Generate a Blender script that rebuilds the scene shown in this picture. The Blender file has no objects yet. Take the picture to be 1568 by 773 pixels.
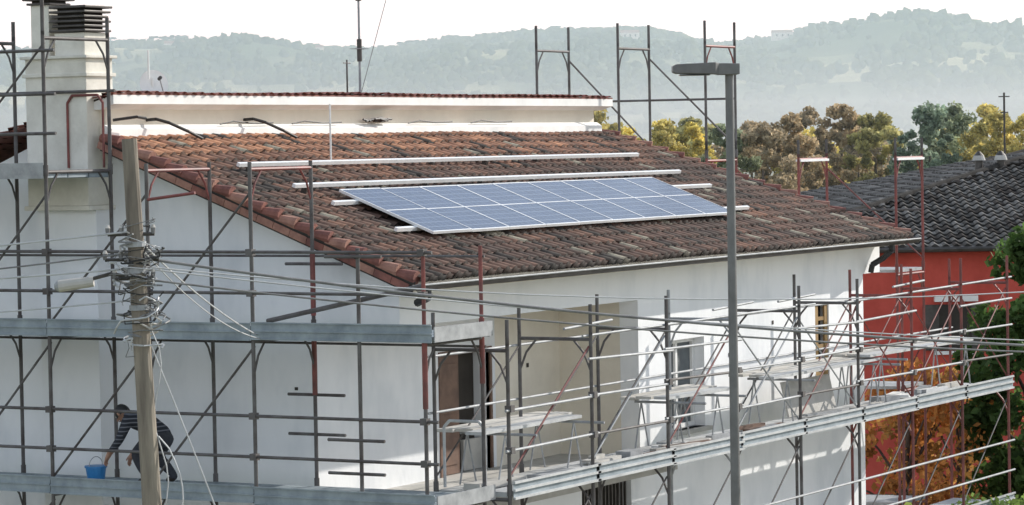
import bpy, math, random
import numpy as np
from mathutils import Vector, Matrix, noise
random.seed(7); rng=np.random.default_rng(7)
S=bpy.context.scene
COL=S.collection

# ---------------------------------------------------------------- site axes
TH=math.radians(29.55)
F=Vector((math.cos(TH),math.sin(TH),0)); R=Vector((math.sin(TH),-math.cos(TH),0))
def site(a,b,z=0.0):           # a: across the valley from the house corner, b: along the valley
    return F*a+R*b+Vector((0,0,z))

# ---------------------------------------------------------------- materials
def newmat(name):
    m=bpy.data.materials.new(name); m.use_nodes=True
    nt=m.node_tree; b=nt.nodes['Principled BSDF']
    return m,nt,b
def mat(name,c1,c2=None,scale=3.0,rough=0.8,metal=0.0,bump=0.0,bscale=None,detail=4,c3=None,stretch=None,spec=0.5):
    m,nt,b=newmat(name); N=nt.nodes; Lk=nt.links
    b.inputs['Roughness'].default_value=rough; b.inputs['Metallic'].default_value=metal
    b.inputs['Specular IOR Level'].default_value=spec
    if c2 is None: c2=tuple(x*0.82 for x in c1)
    tc=N.new('ShaderNodeTexCoord'); mp=N.new('ShaderNodeMapping')
    if stretch: mp.inputs['Scale'].default_value=stretch
    Lk.new(tc.outputs['Object'],mp.inputs['Vector'])
    nz=N.new('ShaderNodeTexNoise'); nz.inputs['Scale'].default_value=scale; nz.inputs['Detail'].default_value=detail; nz.inputs['Roughness'].default_value=.65
    Lk.new(mp.outputs[0],nz.inputs['Vector'])
    cr=N.new('ShaderNodeValToRGB'); e=cr.color_ramp.elements
    e[0].position=.33; e[1].position=.67
    e[0].color=(*c2,1); e[1].color=(*c1,1)
    if c3:
        k=e.new(.5); k.color=(*c3,1)
    Lk.new(nz.outputs['Fac'],cr.inputs[0]); Lk.new(cr.outputs[0],b.inputs['Base Color'])
    if bump>0:
        n2=N.new('ShaderNodeTexNoise'); n2.inputs['Scale'].default_value=bscale or scale*6; n2.inputs['Detail'].default_value=3
        Lk.new(mp.outputs[0],n2.inputs['Vector'])
        bp=N.new('ShaderNodeBump'); bp.inputs['Strength'].default_value=bump; bp.inputs['Distance'].default_value=.02
        Lk.new(n2.outputs['Fac'],bp.inputs['Height']); Lk.new(bp.outputs[0],b.inputs['Normal'])
    return m
def attrmat(name,rough=.85,nscale=8.0,lo=.65,hi=1.25,transl=False,spec=.3):
    m,nt,b=newmat(name); N=nt.nodes; Lk=nt.links
    b.inputs['Roughness'].default_value=rough; b.inputs['Specular IOR Level'].default_value=spec
    at=N.new('ShaderNodeAttribute'); at.attribute_name='Col'
    tc=N.new('ShaderNodeTexCoord'); nz=N.new('ShaderNodeTexNoise'); nz.inputs['Scale'].default_value=nscale; nz.inputs['Detail'].default_value=3
    Lk.new(tc.outputs['Object'],nz.inputs['Vector'])
    mr=N.new('ShaderNodeMapRange'); mr.inputs[1].default_value=.3; mr.inputs[2].default_value=.7; mr.inputs[3].default_value=lo; mr.inputs[4].default_value=hi
    Lk.new(nz.outputs['Fac'],mr.inputs[0])
    mx=N.new('ShaderNodeVectorMath'); mx.operation='SCALE'
    Lk.new(at.outputs['Color'],mx.inputs[0]); Lk.new(mr.outputs[0],mx.inputs['Scale'])
    Lk.new(mx.outputs[0],b.inputs['Base Color'])
    if transl:
        tr=N.new('ShaderNodeBsdfTranslucent'); Lk.new(mx.outputs[0],tr.inputs['Color'])
        ms=N.new('ShaderNodeMixShader'); ms.inputs[0].default_value=.45
        Lk.new(b.outputs[0],ms.inputs[1]); Lk.new(tr.outputs[0],ms.inputs[2])
        Lk.new(ms.outputs[0],N['Material Output'].inputs['Surface'])
    return m

M_plaster=mat('white_plaster',(.88,.89,.90),(.74,.76,.78),.9,.9,bump=.15,bscale=18,stretch=(1,1,.45),c3=(.85,.86,.87))
M_cream=mat('cream_plaster',(.82,.76,.65),(.72,.66,.56),1.2,.9,bump=.15,bscale=18)
M_chim=mat('chimney_render',(.82,.79,.71),(.64,.61,.54),2.0,.9,bump=.3,bscale=14)
M_trim=mat('white_trim',(.88,.87,.85),(.76,.76,.74),2.5,.7)
M_galv=mat('galvanised_steel',(.42,.43,.44),(.26,.27,.28),5,.6,.15)
M_toe=mat('galvanised_toe_board',(.60,.61,.61),(.42,.43,.44),4,.55,.2)
M_deckm=mat('deck_steel',(.34,.39,.42),(.20,.24,.27),3,.6,.2)
M_rust=mat('weathered_pole',(.145,.14,.138),(.075,.062,.058),4,.65,.1)
M_red=mat('red_frame_paint',(.28,.075,.065),(.13,.045,.04),3,.55)
M_alu=mat('aluminium',(.86,.87,.88),(.76,.77,.78),4,.45,.2)
M_gut=mat('gutter_metal',(.10,.09,.085),(.05,.045,.04),4,.5,.3)
M_wood=mat('grey_wood',(.31,.27,.215),(.13,.11,.09),7,.85,bump=.6,bscale=25,stretch=(1,1,.12))
M_lamp=mat('lamp_post_paint',(.20,.20,.20),(.14,.14,.14),4,.5,.15)
M_dark=mat('dark_interior',(.05,.042,.035),(.03,.025,.02),2,.9)
M_brown=mat('door_brown',(.22,.13,.09),(.12,.07,.05),3,.6)
M_glass=mat('window_glass',(.12,.14,.15),(.08,.09,.10),2,.12)
M_board=mat('planks',(.66,.64,.60),(.42,.40,.36),4,.8,stretch=(.3,1,1))
M_yel=mat('ochre_shutter',(.36,.23,.08),(.22,.13,.055),4,.7)
M_black=mat('black_rubber',(.03,.03,.03),(.02,.02,.02),4,.6)
M_wire=mat('cable_grey',(.26,.26,.26),(.14,.14,.14),4,.6)
M_wirel=mat('cable_pale',(.55,.56,.57),(.42,.43,.44),4,.5)
M_redwall=mat('red_stucco',(.62,.10,.075),(.48,.07,.05),1.2,.9,bump=.1)
M_tile=attrmat('clay_tiles',.8,9,.62,1.3)
M_leaf=attrmat('foliage',.7,1.5,.7,1.25,True)
M_bark=mat('bark',(.12,.09,.07),(.06,.045,.035),6,.9,bump=.5)
M_conc=mat('concrete',(.54,.52,.49),(.40,.39,.36),2.5,.9,bump=.2)
M_verge=mat('verge_tile',(.30,.12,.09),(.15,.06,.05),5,.8,bump=.3)
M_verge2=mat('verge_tile_pale',(.42,.22,.16),(.25,.12,.09),5,.8,bump=.3)
M_dslab=mat('dark_roof_tiles',(.075,.07,.065),(.04,.037,.034),4,.95,bump=.6,bscale=8,spec=.1)

# ---------------------------------------------------------------- mesh builder
class MB:
    def __init__(s): s.v=[];s.f=[];s.m=[];s.mats=[]
    def mi(s,m):
        if m not in s.mats: s.mats.append(m)
        return s.mats.index(m)
    def add(s,vs,fs,m):
        o=len(s.v); s.v+= [tuple(p) for p in vs]; k=s.mi(m)
        for f in fs: s.f.append(tuple(o+i for i in f)); s.m.append(k)
    def box(s,a,b,m):
        x0,y0,z0=[min(a[i],b[i]) for i in range(3)]; x1,y1,z1=[max(a[i],b[i]) for i in range(3)]
        s.add([(x0,y0,z0),(x1,y0,z0),(x1,y1,z0),(x0,y1,z0),(x0,y0,z1),(x1,y0,z1),(x1,y1,z1),(x0,y1,z1)],
          [(0,3,2,1),(4,5,6,7),(0,1,5,4),(1,2,6,5),(2,3,7,6),(3,0,4,7)],m)
    def prism(s,poly,vec,m):
        n=len(poly); vec=Vector(vec)
        vs=[Vector(p) for p in poly]+[Vector(p)+vec for p in poly]
        fs=[tuple(range(n))[::-1],tuple(range(n,2*n))]+[(i,(i+1)%n,n+(i+1)%n,n+i) for i in range(n)]
        s.add(vs,fs,m)
    def obox(s,p,ax,ay,az,m):
        p=Vector(p);ax=Vector(ax);ay=Vector(ay);az=Vector(az)
        vs=[p+i*ax+j*ay+k*az for k in(-1,1) for j in(-1,1) for i in(-1,1)]
        s.add(vs,[(0,2,3,1),(4,5,7,6),(0,1,5,4),(1,3,7,5),(3,2,6,7),(2,0,4,6)],m)
    def tube(s,p,q,r,m,n=8,r2=None):
        p=Vector(p);q=Vector(q); d=(q-p)
        if d.length<1e-6: return
        d.normalize(); u=d.orthogonal().normalized(); w=d.cross(u); r2=r if r2 is None else r2
        vs=[]
        for c,rr in((p,r),(q,r2)):
            for i in range(n):
                a=2*math.pi*i/n; vs.append(c+u*math.cos(a)*rr+w*math.sin(a)*rr)
        fs=[(i,(i+1)%n,n+(i+1)%n,n+i) for i in range(n)]+[tuple(range(n))[::-1],tuple(range(n,2*n))]
        s.add(vs,fs,m)
    def path(s,pts,r,m,n=6):
        for a,b in zip(pts[:-1],pts[1:]): s.tube(a,b,r,m,n)
    def build(s,name,parent=None,smooth=False,bevel=0):
        me=bpy.data.meshes.new(name); me.from_pydata(s.v,[],s.f); 
        for m in s.mats: me.materials.append(m)
        me.polygons.foreach_set('material_index',s.m)
        if smooth:
            me.polygons.foreach_set('use_smooth',[True]*len(s.f))
        me.update()
        o=bpy.data.objects.new(name,me); COL.objects.link(o)
        if parent: o.parent=parent
        if bevel:
            b=o.modifiers.new('b','BEVEL'); b.width=bevel; b.segments=2; b.limit_method='ANGLE'
        return o
def empty(name):
    e=bpy.data.objects.new(name,None); COL.objects.link(e); e.empty_display_size=.5; return e
def npmesh(name,V,Fc,cols,m,parent=None,smooth=False):
    V=np.asarray(V,dtype=np.float32); Fc=np.asarray(Fc,dtype=np.int32); k=Fc.shape[1]
    me=bpy.data.meshes.new(name); me.vertices.add(len(V)); me.vertices.foreach_set('co',V.ravel())
    me.loops.add(Fc.size); me.loops.foreach_set('vertex_index',Fc.ravel())
    me.polygons.add(len(Fc)); me.polygons.foreach_set('loop_start',np.arange(0,Fc.size,k,dtype=np.int32)); me.polygons.foreach_set('loop_total',np.full(len(Fc),k,dtype=np.int32))
    me.update(calc_edges=True)
    if cols is not None:
        ca=me.color_attributes.new('Col','FLOAT_COLOR','CORNER')
        c=np.ones((len(Fc),k,4),dtype=np.float32); c[:,:,:3]=np.asarray(cols)[:,None,:]
        ca.data.foreach_set('color',c.ravel())
    me.materials.append(m)
    if smooth: me.polygons.foreach_set('use_smooth',np.ones(len(Fc),dtype=bool))
    o=bpy.data.objects.new(name,me); COL.objects.link(o)
    if parent: o.parent=parent
    return o

# ---------------------------------------------------------------- tiled roof
def tiled(name,P0,U,Vv,ulo,uhi,length,colf,cw=.21,cl=.272,parent=None,amp=.036):
    P0=Vector(P0);U=Vector(U).normalized();Vv=Vector(Vv).normalized();N=U.cross(Vv).normalized()
    V=[];Fc=[];C=[]
    ns=8; nrow=int(math.ceil(length/cl))
    for j in range(nrow):
        v0=j*cl; v1=min((j+1)*cl+.04,length)
        lo=ulo(v0); hi=uhi(v0)
        i0=int(math.floor(lo/cw)); i1=int(math.ceil(hi/cw))
        for i in range(i0,i1):
            if i*cw<lo-.12 or (i+1)*cw>hi+.12: continue
            dh=random.uniform(-.004,.006); dv=random.uniform(-.008,.008); tw=random.uniform(-.004,.004)
            sag=.010*math.sin(i*.21+j*.3)+.008*math.sin(i*.07)
            base=len(V); col=colf(i*cw,v0,length)
            for row,(vv,hh) in enumerate(((v0+dv,-.012),(v0+dv-.004,.046),(v1,.0))):
                for k in range(ns):
                    t=k/(ns-1)
                    w= amp*math.sin(math.pi*t/.6) if t<.6 else -.012*math.sin(math.pi*(t-.6)/.4)
                    if row==0: w=w*.55 -.012
                    h=hh+w+dh+sag
                    p=P0+U*(i*cw+t*cw*1.02+tw*row)+Vv*vv+N*h
                    V.append(p[:])
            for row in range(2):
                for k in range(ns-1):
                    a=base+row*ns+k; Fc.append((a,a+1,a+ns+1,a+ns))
                    g=.18 if row==0 else 1.0  # front riser darkened: shade of the open tile ends painted into the colour
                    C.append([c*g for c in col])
    return npmesh(name,V,Fc,C,M_tile,parent)

# ================================================================ HOUSE
house=empty('white_stucco_house')
PITCH=.39; RT=4.74; EZ=6.5
def roofz(y): return EZ+PITCH*y
Vs=Vector((0,1,PITCH)).normalized(); SL=RT*math.sqrt(1+PITCH**2)
def rcol(u,v,L):
    n=noise.noise(Vector((u*.35,v*.9,3.1)))*.5+noise.noise(Vector((u*1.5,v*2.2,8)))*.35
    top=max(0,min(1,(v/L-.62)/.22)); left=max(0,1-u/15)
    t=.20+n*.6+top*(.30+.40*left)+random.uniform(-.17,.17)
    t=max(0,min(1,t))
    pal=[(.080,.058,.050),(.165,.095,.072),(.31,.155,.10),(.56,.28,.16)]
    x=t*3; k=min(2,int(x)); f=x-k
    c=[pal[k][q]*(1-f)+pal[k+1][q]*f for q in range(3)]
    lich=noise.noise(Vector((u*.8,v*1.1,21)))
    q=random.random()
    if q<.04+max(0,lich)*.14*(1-top): c=[.30,.27,.21]
    elif q<.14: c=[.05,.042,.038]
    return c
def right_u(v): return 16.1-2.1*(v/SL)
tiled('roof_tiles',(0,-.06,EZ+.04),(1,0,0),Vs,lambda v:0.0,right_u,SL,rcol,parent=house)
b=MB()
n=Vector((0,-PITCH,1)).normalized()
def rp(x,y,h=0): return Vector((x,y,roofz(y)))+n*h
poly=[rp(0.02,0,.02),rp(16.05,0,.02),rp(13.98,RT,.02),rp(0.02,RT,.02)]
b.prism(poly,-n*.13,M_cream)
b.build('roof_slab',house)
b=MB()
for x0,x1 in((0.0,0.0),(16.12,14.02)):
    L=SL; k=int(L/.28)
    for i in range(k+1):
        y0=RT*i/(k+1); y1=RT*(i+1.18)/(k+1)
        xa=x0+(x1-x0)*y0/RT; xb=x0+(x1-x0)*min(1,y1/RT)
        b.tube(rp(xa,y0,.075+random.uniform(-.012,.012)),rp(xb,y1,.02),.088,random.choice([M_verge,M_verge,M_verge2]),10,.062)
        if x0==0: b.obox(rp(-.085,(y0+y1)/2,-.06),(.006,0,0),Vs*.13,n*.045,random.choice([M_verge,M_verge2]))
    if x0==0:
        b.prism([rp(-.06,-.02,-.13),rp(-.03,-.02,-.13),rp(-.03,-.02,.03),rp(-.06,-.02,.03)],(Vector((0,RT,PITCH*RT))),M_dark)
b.build('verge_tiles',house,smooth=False)
# gutter
b=MB()
gx0,gx1=-.12,16.2
m=9; vs=[]
for x in(gx0,gx1):
    for r in(.075,.068):
        for i in range(m):
            a=math.pi*i/(m-1); vs.append((x,-.11-r*math.cos(a),6.49-r*math.sin(a)))
fs=[]
for i in range(m-1):
    fs.append((i,i+1,2*m+i+1,2*m+i)); fs.append((m+i,3*m+i,3*m+i+1,m+i+1))
b.add(vs,fs,M_gut)
b.tube((gx0,-.187,6.49),(gx1,-.187,6.49),.012,M_galv,6)
for i in range(22): b.box((.3+i*.74,-.19,6.485),(.33+i*.74,-.02,6.495),M_galv)
b.path([(15.1,-.11,6.42),(15.1,-.11,6.33),(15.25,.1,6.2),(15.3,.33,6.08),(15.3,.36,5.95)],.05,M_black,8)
b.path([(.12,-.11,6.42),(.12,-.11,6.32),(.2,.1,6.25)],.05,M_black,8)
b.build('gutter',house)

# walls
b=MB()
WX=.35; LB=5.93; LY=1.75
gp=[(WX,LY,0),(WX,9.6,0),(WX,9.6,6.95),(WX,4.95,8.80),(WX,4.70,8.28),(WX,.45,6.58),(WX,.45,LB),(WX,LY,LB)]
b.prism(gp[::-1],(.3,0,0),M_plaster)
b.prism([(WX+.3,.45,LB),(15.9,.45,LB),(15.9,.45,6.56),(WX+.3,.45,6.56)],(0,.3,0),M_plaster)
b.box((WX+.3,.75,LB+.02),(7.0,LY+.15,LB+.15),M_plaster)
def wall_with(y,x0,x1,z0,z1,ops,m,t=.3):
    xs=x0
    for (a,c,d,e) in sorted(ops):
        b.box((xs,y,z0),(a,y+t,z1),m)
        if d>z0: b.box((a,y,z0),(c,y+t,d),m)
        if e<z1: b.box((a,y,e),(c,y+t,z1),m)
        xs=c
    b.box((xs,y,z0),(x1,y+t,z1),m)
wall_with(LY+.002,WX+.3,5.0,3.66,LB+.02,[(3.5,4.82,3.66,5.32)],M_plaster)
wall_with(LY+.002,5.0,6.9,3.66,LB+.02,[],M_cream)
b.box((6.9,.752,3.66),(7.2,LY+.3,LB+.02),M_cream)
wall_with(.45,6.9,15.17,0,LB,[(7.86,9.06,3.92,5.27),(13.18,13.73,3.66,5.5)],M_plaster)
wall_with(.45,WX,6.9,0,3.5,[(1.2,2.6,.9,2.6),(5.1,6.6,1.0,3.4)],M_plaster)
b.box((WX-.05,-.15,3.5),(6.9,LY+.3,3.66),M_conc)
b.box((WX,.755,0),(WX+.3,LY,3.5),M_plaster)
b.box((-.02,-.12,3.66),(1.9,.02,3.86),M_conc)
b.prism([(15.16,.76,0),(15.16,.76,6.5),(13.6,4.9,8.2),(13.6,4.9,0)],(-.3,0,0),M_plaster)
b.box((13.3,4.9,0),(13.6,9.6,7.0),M_plaster)
b.box((WX+.3,9.3,0),(13.3,9.6,6.9),M_plaster)
b.box((.0,4.90,0),(WX,5.86,7.5),M_plaster)
b.build('walls',house)
b=MB()
b.box((.1,4.78,8.2),(13.8,5.0,8.86),M_cream)
b.prism([(.05,4.68,8.36),(.05,4.68,8.50),(.05,4.775,8.56),(.05,4.775,8.36)],(13.85,0,0),M_trim)
b.prism([(-.02,4.56,8.83),(-.02,4.56,8.95),(-.02,5.1,8.95),(-.02,5.1,8.76),(-.02,4.775,8.76)],(14.1,0,0),M_trim)
b.build('clerestory_wall',house)
def rcol2(u,v,L):
    return random.choice([(.30,.10,.08),(.24,.09,.07),(.36,.15,.11)])
PB=.27
Vb=Vector((0,-1,PB)).normalized()
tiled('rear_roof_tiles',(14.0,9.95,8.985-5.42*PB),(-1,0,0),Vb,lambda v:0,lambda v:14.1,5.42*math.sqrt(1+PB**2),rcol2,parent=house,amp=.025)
b=MB()
b.prism([(-.02,4.56,8.952),(-.02,4.56,8.975),(-.02,9.95,8.975-5.39*PB),(-.02,9.95,8.94-5.39*PB)],(14.1,0,0),M_verge)
b.build('rear_roof_slab',house)
# openings fill
b=MB()
D0=3.5
b.box((D0+.01,LY+.25,3.67),(D0+1.31,LY+.28,5.31),M_dark)
b.box((D0+.01,LY+.05,3.67),(D0+.56,LY+.09,5.31),M_brown); b.box((D0+.08,LY+.035,4.6),(D0+.49,LY+.05,5.2),M_brown);b.box((D0+.08,LY+.035,3.8),(D0+.49,LY+.05,4.5),M_brown)
b.box((D0-.06,LY-.02,3.66),(D0,LY+.05,5.38),M_brown); b.box((D0+1.32,LY-.02,3.66),(D0+1.38,LY+.05,5.38),M_brown); b.box((D0,LY-.02,5.32),(D0+1.32,LY+.05,5.38),M_brown)
b.box((D0+.75,LY+.1,3.67),(D0+1.25,LY+.15,4.1),M_conc)
b.box((7.87,.66,3.93),(9.05,.68,5.26),M_glass)
for x in(7.87,8.43,8.99): b.box((x,.62,3.93),(x+.06,.66,5.26),M_trim)
b.box((7.87,.615,3.93),(9.05,.66,3.99),M_trim); b.box((7.87,.615,5.2),(9.05,.66,5.26),M_trim)
b.box((7.78,.36,3.86),(9.14,.60,3.92),M_conc)
b.box((13.19,.6,3.67),(13.72,.64,5.49),M_dark)
b.box((13.19,.47,3.67),(13.34,.50,5.49),M_yel); b.box((13.60,.47,3.67),(13.72,.50,5.49),M_yel)
for i in range(4): b.box((13.34,.48,3.9+i*.45),(13.6,.5,3.96+i*.45),M_yel)
b.box((5.11,.65,1.01),(6.59,.68,3.39),M_dark)
for i in range(14): b.box((5.15+i*.105,.5,1.0),(5.175+i*.105,.53,3.39),M_gut)
b.box((5.11,.495,2.9),(6.59,.5,2.94),M_gut)
b.box((1.21,.65,.91),(2.59,.68,2.59),M_glass)
for (x,z) in((5.9,5.0),(9.9,4.9),(11.5,5.3)):
    yy=LY-.008 if x<6.9 else .442
    b.box((x,yy,z),(x+.06,yy+.006,z+.06),M_dark)
b.box((WX-.006,2.0,5.1),(WX-.001,2.05,5.14),M_dark)
b.build('windows_and_doors',house)

b=MB()
for x in(1.0,3.3):
    b.path([(x,4.8,8.62),(x,4.62,8.63),(x+.12,4.5,8.58),(x+.35,4.35,8.46),(x+.6,4.3,8.36)],.022,M_black,8)
b.path([(.15,4.7,8.62),(.4,4.5,8.66),(.6,4.5,8.64)],.020,M_black,6)
for i in range(14):
    p=Vector((6.3+random.uniform(0,.5),4.66+random.uniform(-.05,.05),8.58+random.uniform(0,.05)))
    b.path([p,p+Vector((.15,.0,random.uniform(-.03,.05))),p+Vector((random.uniform(.2,.35),0,0))],.016,M_black,5)
for x in(2.6,4.4,7.6,9.5):
    b.path([(x,4.7,8.56),(x+.3,4.68,8.60),(x+.8,4.69,8.57),(x+1.3,4.69,8.58)],.010,M_black,5)
b.build('loose_conduits',house)
b=MB(); b.tube(rp(3.55,3.5,0),rp(3.55,3.5,0)+Vector((0,0,.95)),.014,M_trim); b.build('vent_pipe',house)

# chimney
ch=empty('chimney'); b=MB()
y0,y1=4.88,5.88; x0_=-.18; x1_=.40
b.box((x0_,y0,7.5),(x1_,y1,9.44),M_chim)
b.box((x0_-.035,y0-.035,9.20),(x1_+.035,y1+.035,9.25),M_chim)
b.box((x0_-.05,y0-.05,9.44),(x1_+.05,y1+.05,9.48),M_chim)
b.box((x0_-.04,y0-.04,7.44),(x1_+.04,y1+.04,7.5),M_chim)
xa,xb=x0_+.05,x1_-.05
b.box((xa,y0+.05,9.48),(xb,y0+.54,9.78),M_chim)
for i in range(5):
    z=9.79+i*.062; e=.05-(i%2)*.025
    b.box((xa-e,y0+.05-e,z),(xb+e,y0+.54+e,z+.032),M_gut)
    b.box((xa+.03,y0+.08,z+.032),(xb-.03,y0+.51,z+.062),M_dark)
b.box((xa-.06,y0-.02,10.10),(xb+.06,y0+.58,10.135),M_gut)
b.box((xa+.04,y0+.66,9.48),(xb-.06,y1-.04,10.16),M_chim)
b.box((xa,y0+.61,10.16),(xb-.02,y1,10.19),M_gut)
for i in range(4):
    z=10.19+i*.06; b.box((xa+.04,y0+.66,z),(xb-.06,y1-.06,z+.03),M_dark); b.box((xa-.04,y0+.57,z+.03),(xb+.02,y1+.04,z+.06),M_gut)
b.build('stack',ch,bevel=.008)

# ================================================================ SOLAR ARRAY
sp=empty('solar_panel_array')
M_pv,nt,bs=newmat('pv_cells')
N=nt.nodes;Lk=nt.links
uvn=N.new('ShaderNodeUVMap'); br=N.new('ShaderNodeTexBrick')
br.offset=0; br.inputs['Scale'].default_value=1; br.inputs['Brick Width'].default_value=1/6; br.inputs['Row Height'].default_value=1/10
br.inputs['Mortar Size'].default_value=.006; br.inputs['Color1'].default_value=(.016,.038,.10,1); br.inputs['Color2'].default_value=(.024,.052,.13,1); br.inputs['Mortar'].default_value=(.13,.17,.25,1)
Lk.new(uvn.outputs[0],br.inputs['Vector']); Lk.new(br.outputs['Color'],bs.inputs['Base Color'])
bs.inputs['Roughness'].default_value=.22; bs.inputs['Specular IOR Level'].default_value=.36; bs.inputs['Specular Tint'].default_value=(.75,.88,1,1)
px0,px1,py0,py1=1.93,11.12,.97,2.40
npan=9; w=(px1-px0)/npan; lift=.22
V=[];Fc=[];UV=[]
b=MB()
xdir=Vector((1,0,0))
for i in range(npan):
    a=px0+i*w+.008; c=a+w-.016
    jz=random.uniform(-.004,.004)
    p00=rp(a,py0,lift+jz);p11=rp(c,py1,lift+jz);p10=rp(c,py0,lift+jz);p01=rp(a,py1,lift+jz)
    o=len(V); V+= [p00[:],p10[:],p11[:],p01[:]]; Fc.append((o,o+1,o+2,o+3)); UV+=[(0,0),(1,0),(1,1),(0,1)]
    sl=(p01-p00); fw=.013; th=n*.018; off=n*-.014
    b.obox((p00+p01)/2+off,xdir*fw*.6,sl/2,th,M_alu); b.obox((p10+p11)/2+off,xdir*fw*.6,sl/2,th,M_alu)
    sn=sl.normalized()
    b.obox((p00+p10)/2+off,(p10-p00)/2,sn*fw,th,M_alu); b.obox((p01+p11)/2+off,(p10-p00)/2,sn*fw,th,M_alu)
    b.obox((p00+p11)/2+n*-.003,(p10-p00)/2,sn*.010,n*.006,M_alu)
b.build('frames',sp)
me=bpy.data.meshes.new('cells'); me.from_pydata(V,[],Fc); uvl=me.uv_layers.new(name='UVMap')
for l,u in zip(uvl.data,UV): l.uv=u
me.materials.append(M_pv); o=bpy.data.objects.new('cells',me); COL.objects.link(o); o.parent=sp
b=MB()
for y,x0,x1,h in((3.38,1.0,12.55,.20),(2.64,1.2,12.6,.20),(2.12,1.35,12.7,.165),(1.22,1.45,12.2,.165)):
    b.obox(rp((x0+x1)/2,y,h),xdir*(x1-x0)/2,Vs*.025,n*.025,M_alu)
    for k in range(8):
        x=x0+.3+(x1-x0-.6)*k/7
        b.obox(rp(x,y,h-.10),xdir*.03,Vs*.04,n*.074,M_gut)
b.build('mounting_rails',sp)

# ================================================================ SCAFFOLD
def frame(b,p,q,z0,z1,m,knee=True,top=True,mt=None):
    mt=mt or m
    p=Vector((*p,0));q=Vector((*q,0)); d=(q-p).normalized()
    Z=lambda z:Vector((0,0,z))
    r=.025
    b.tube(p+Z(z0),p+Z(z1),r,m); b.tube(q+Z(z0),q+Z(z1),r,m)
    if top:
        zt=z1-.09; b.tube(p+Z(zt),q+Z(zt),.023,mt)
        if knee:
            b.path([p+Z(zt-.42),p+d*.10+Z(zt-.18),p+d*.26+Z(zt)],.015,mt,6)
            b.path([q+Z(zt-.42),q-d*.10+Z(zt-.18),q-d*.26+Z(zt)],.015,mt,6)
    for e in(p,q):
        b.tube(e+Z(z0-.04),e+Z(z0+.10),.034,m)
def coupler(b,p,m): b.obox(p,(.045,0,0),(0,.045,0),(0,0,.04),m)

sl_=empty('scaffolding')
b=MB()
XO,XI=-1.55,-.2
ysL=[-1.06,1.38,2.93,4.5,6.05,7.6]
lv=[-.02,1.95,3.95,5.95]
for i,y in enumerate(ysL):
    for k in range(4):
        z0=lv[k]; z1=lv[k+1] if k<3 else (8.05 if y>0 else 6.98)
        if k<3:
            frame(b,(XO,y),(XI,y),z0,z1,M_rust)
        elif y>0:
            frame(b,(XO,y),(XI,y),z0,z1,M_rust,mt=M_red if y<4 else M_rust)
        else:
            frame(b,(XO,y),(XI,y),z0,z1,M_red,top=False)
    if y>4:
        frame(b,(XO,y),(XI,y),7.95,9.75,M_rust)
        b.tube((XO,y,9.7),(XO,y,10.3),.025,M_rust); b.tube((XI,y,9.7),(XI,y,9.95),.025,M_rust)
for (x,y,z) in [(XI,1.38,5.6),(XI,1.38,6.6),(XO,-1.06,5.6),(XI,-1.06,5.8)]:
    b.tube((x,y,z-.5),(x,y,z+.3),.034,M_red)
b.tube((XO,-.15,0),(XO,-.15,7.0),.025,M_rust)
b.build('frames',sl_)
b=MB()
for z in(4.45,4.95,6.45,6.95):
    y0=-1.25 if z<6 else -1.2
    b.tube((XO-.03,y0,z),(XO-.03,8,z+.01),.020,M_rust)
    for y in ysL: coupler(b,Vector((XO-.02,y,z)),M_rust)
for z in(2.45,2.95): b.tube((XO-.03,-1.25,z),(XO-.03,8,z),.021,M_rust)
for z in(8.45,8.95,9.5): b.tube((XO-.03,4.3,z),(XO-.03,8,z),.021,M_rust)
b.tube((XI,4.4,9.0),(XI,8,9.0),.02,M_rust)
for z in(5.75,6.85): b.tube((XI+.03,-1.1,z),(XI+.03,8,z),.016,M_rust)
for z in(4.6,5.1,6.75): b.tube((XI+.02,.95,z),(XI+.02,1.8,z),.020,M_rust)
for z in(4.3,4.7,6.9): b.tube((XO-.03,-.5,z),(XO-.03,.3,z),.020,M_rust)
for i in range(len(ysL)-1):
    ya,yb=ysL[i],ysL[i+1]
    for k in range(3):
        if i==0 and k==2: continue
        b.tube((XO+.03,yb,lv[k+1]-1.85 if k else .1),(XO+.03,ya,lv[k+1]-.15),.016,M_rust)
    if i==0: b.tube((XO+.2,1.3,6.1),(XO+.2,-.95,6.55),.03,M_rust)
    if i>0: b.tube((XO+.03,yb,6.05),(XO+.03,ya,7.7),.016,M_rust)
    if ya>4: b.tube((XO+.03,yb,8.05),(XO+.03,ya,9.6),.016,M_rust)
b.path([(XI,4.6,8.0),(XI,4.6,8.85),(XI,4.68,8.95),(XI,5.1,8.95),(XI,5.18,8.85),(XI,5.18,8.0)],.018,M_red)
b.tube((XO,2.93,7.6),(XO,2.2,7.68),.02,M_red)
b.build('rails_and_braces',sl_)
def deck(b,axis,c0,c1,z,joints,gap=.012,mt=None):
    mt=mt or M_deckm
    k=3; w=(c1-c0)/k
    js=joints
    for u0,u1 in zip(js[:-1],js[1:]):
        for i in range(k):
            p=c0+i*w+gap; q=c0+(i+1)*w-gap; dz=random.uniform(-.006,.006)
            def bx(s0,s1,t0,t1,z0,z1):
                if axis=='y': b.box((t0,s0,z0),(t1,s1,z1),mt)
                else: b.box((s0,t0,z0),(s1,t1,z1),mt)
            bx(u0+.01,u1-.01,p,q,z+dz-.012,z+dz)
            bx(u0+.01,u1-.01,p,p+.006,z+dz-.07,z+dz-.013); bx(u0+.01,u1-.01,q-.006,q,z+dz-.07,z+dz-.013)
            for e in(u0+.01,u1-.07): bx(e,e+.05,p+.007,q-.007,z+dz-.065,z+dz-.014)
b=MB()
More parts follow.
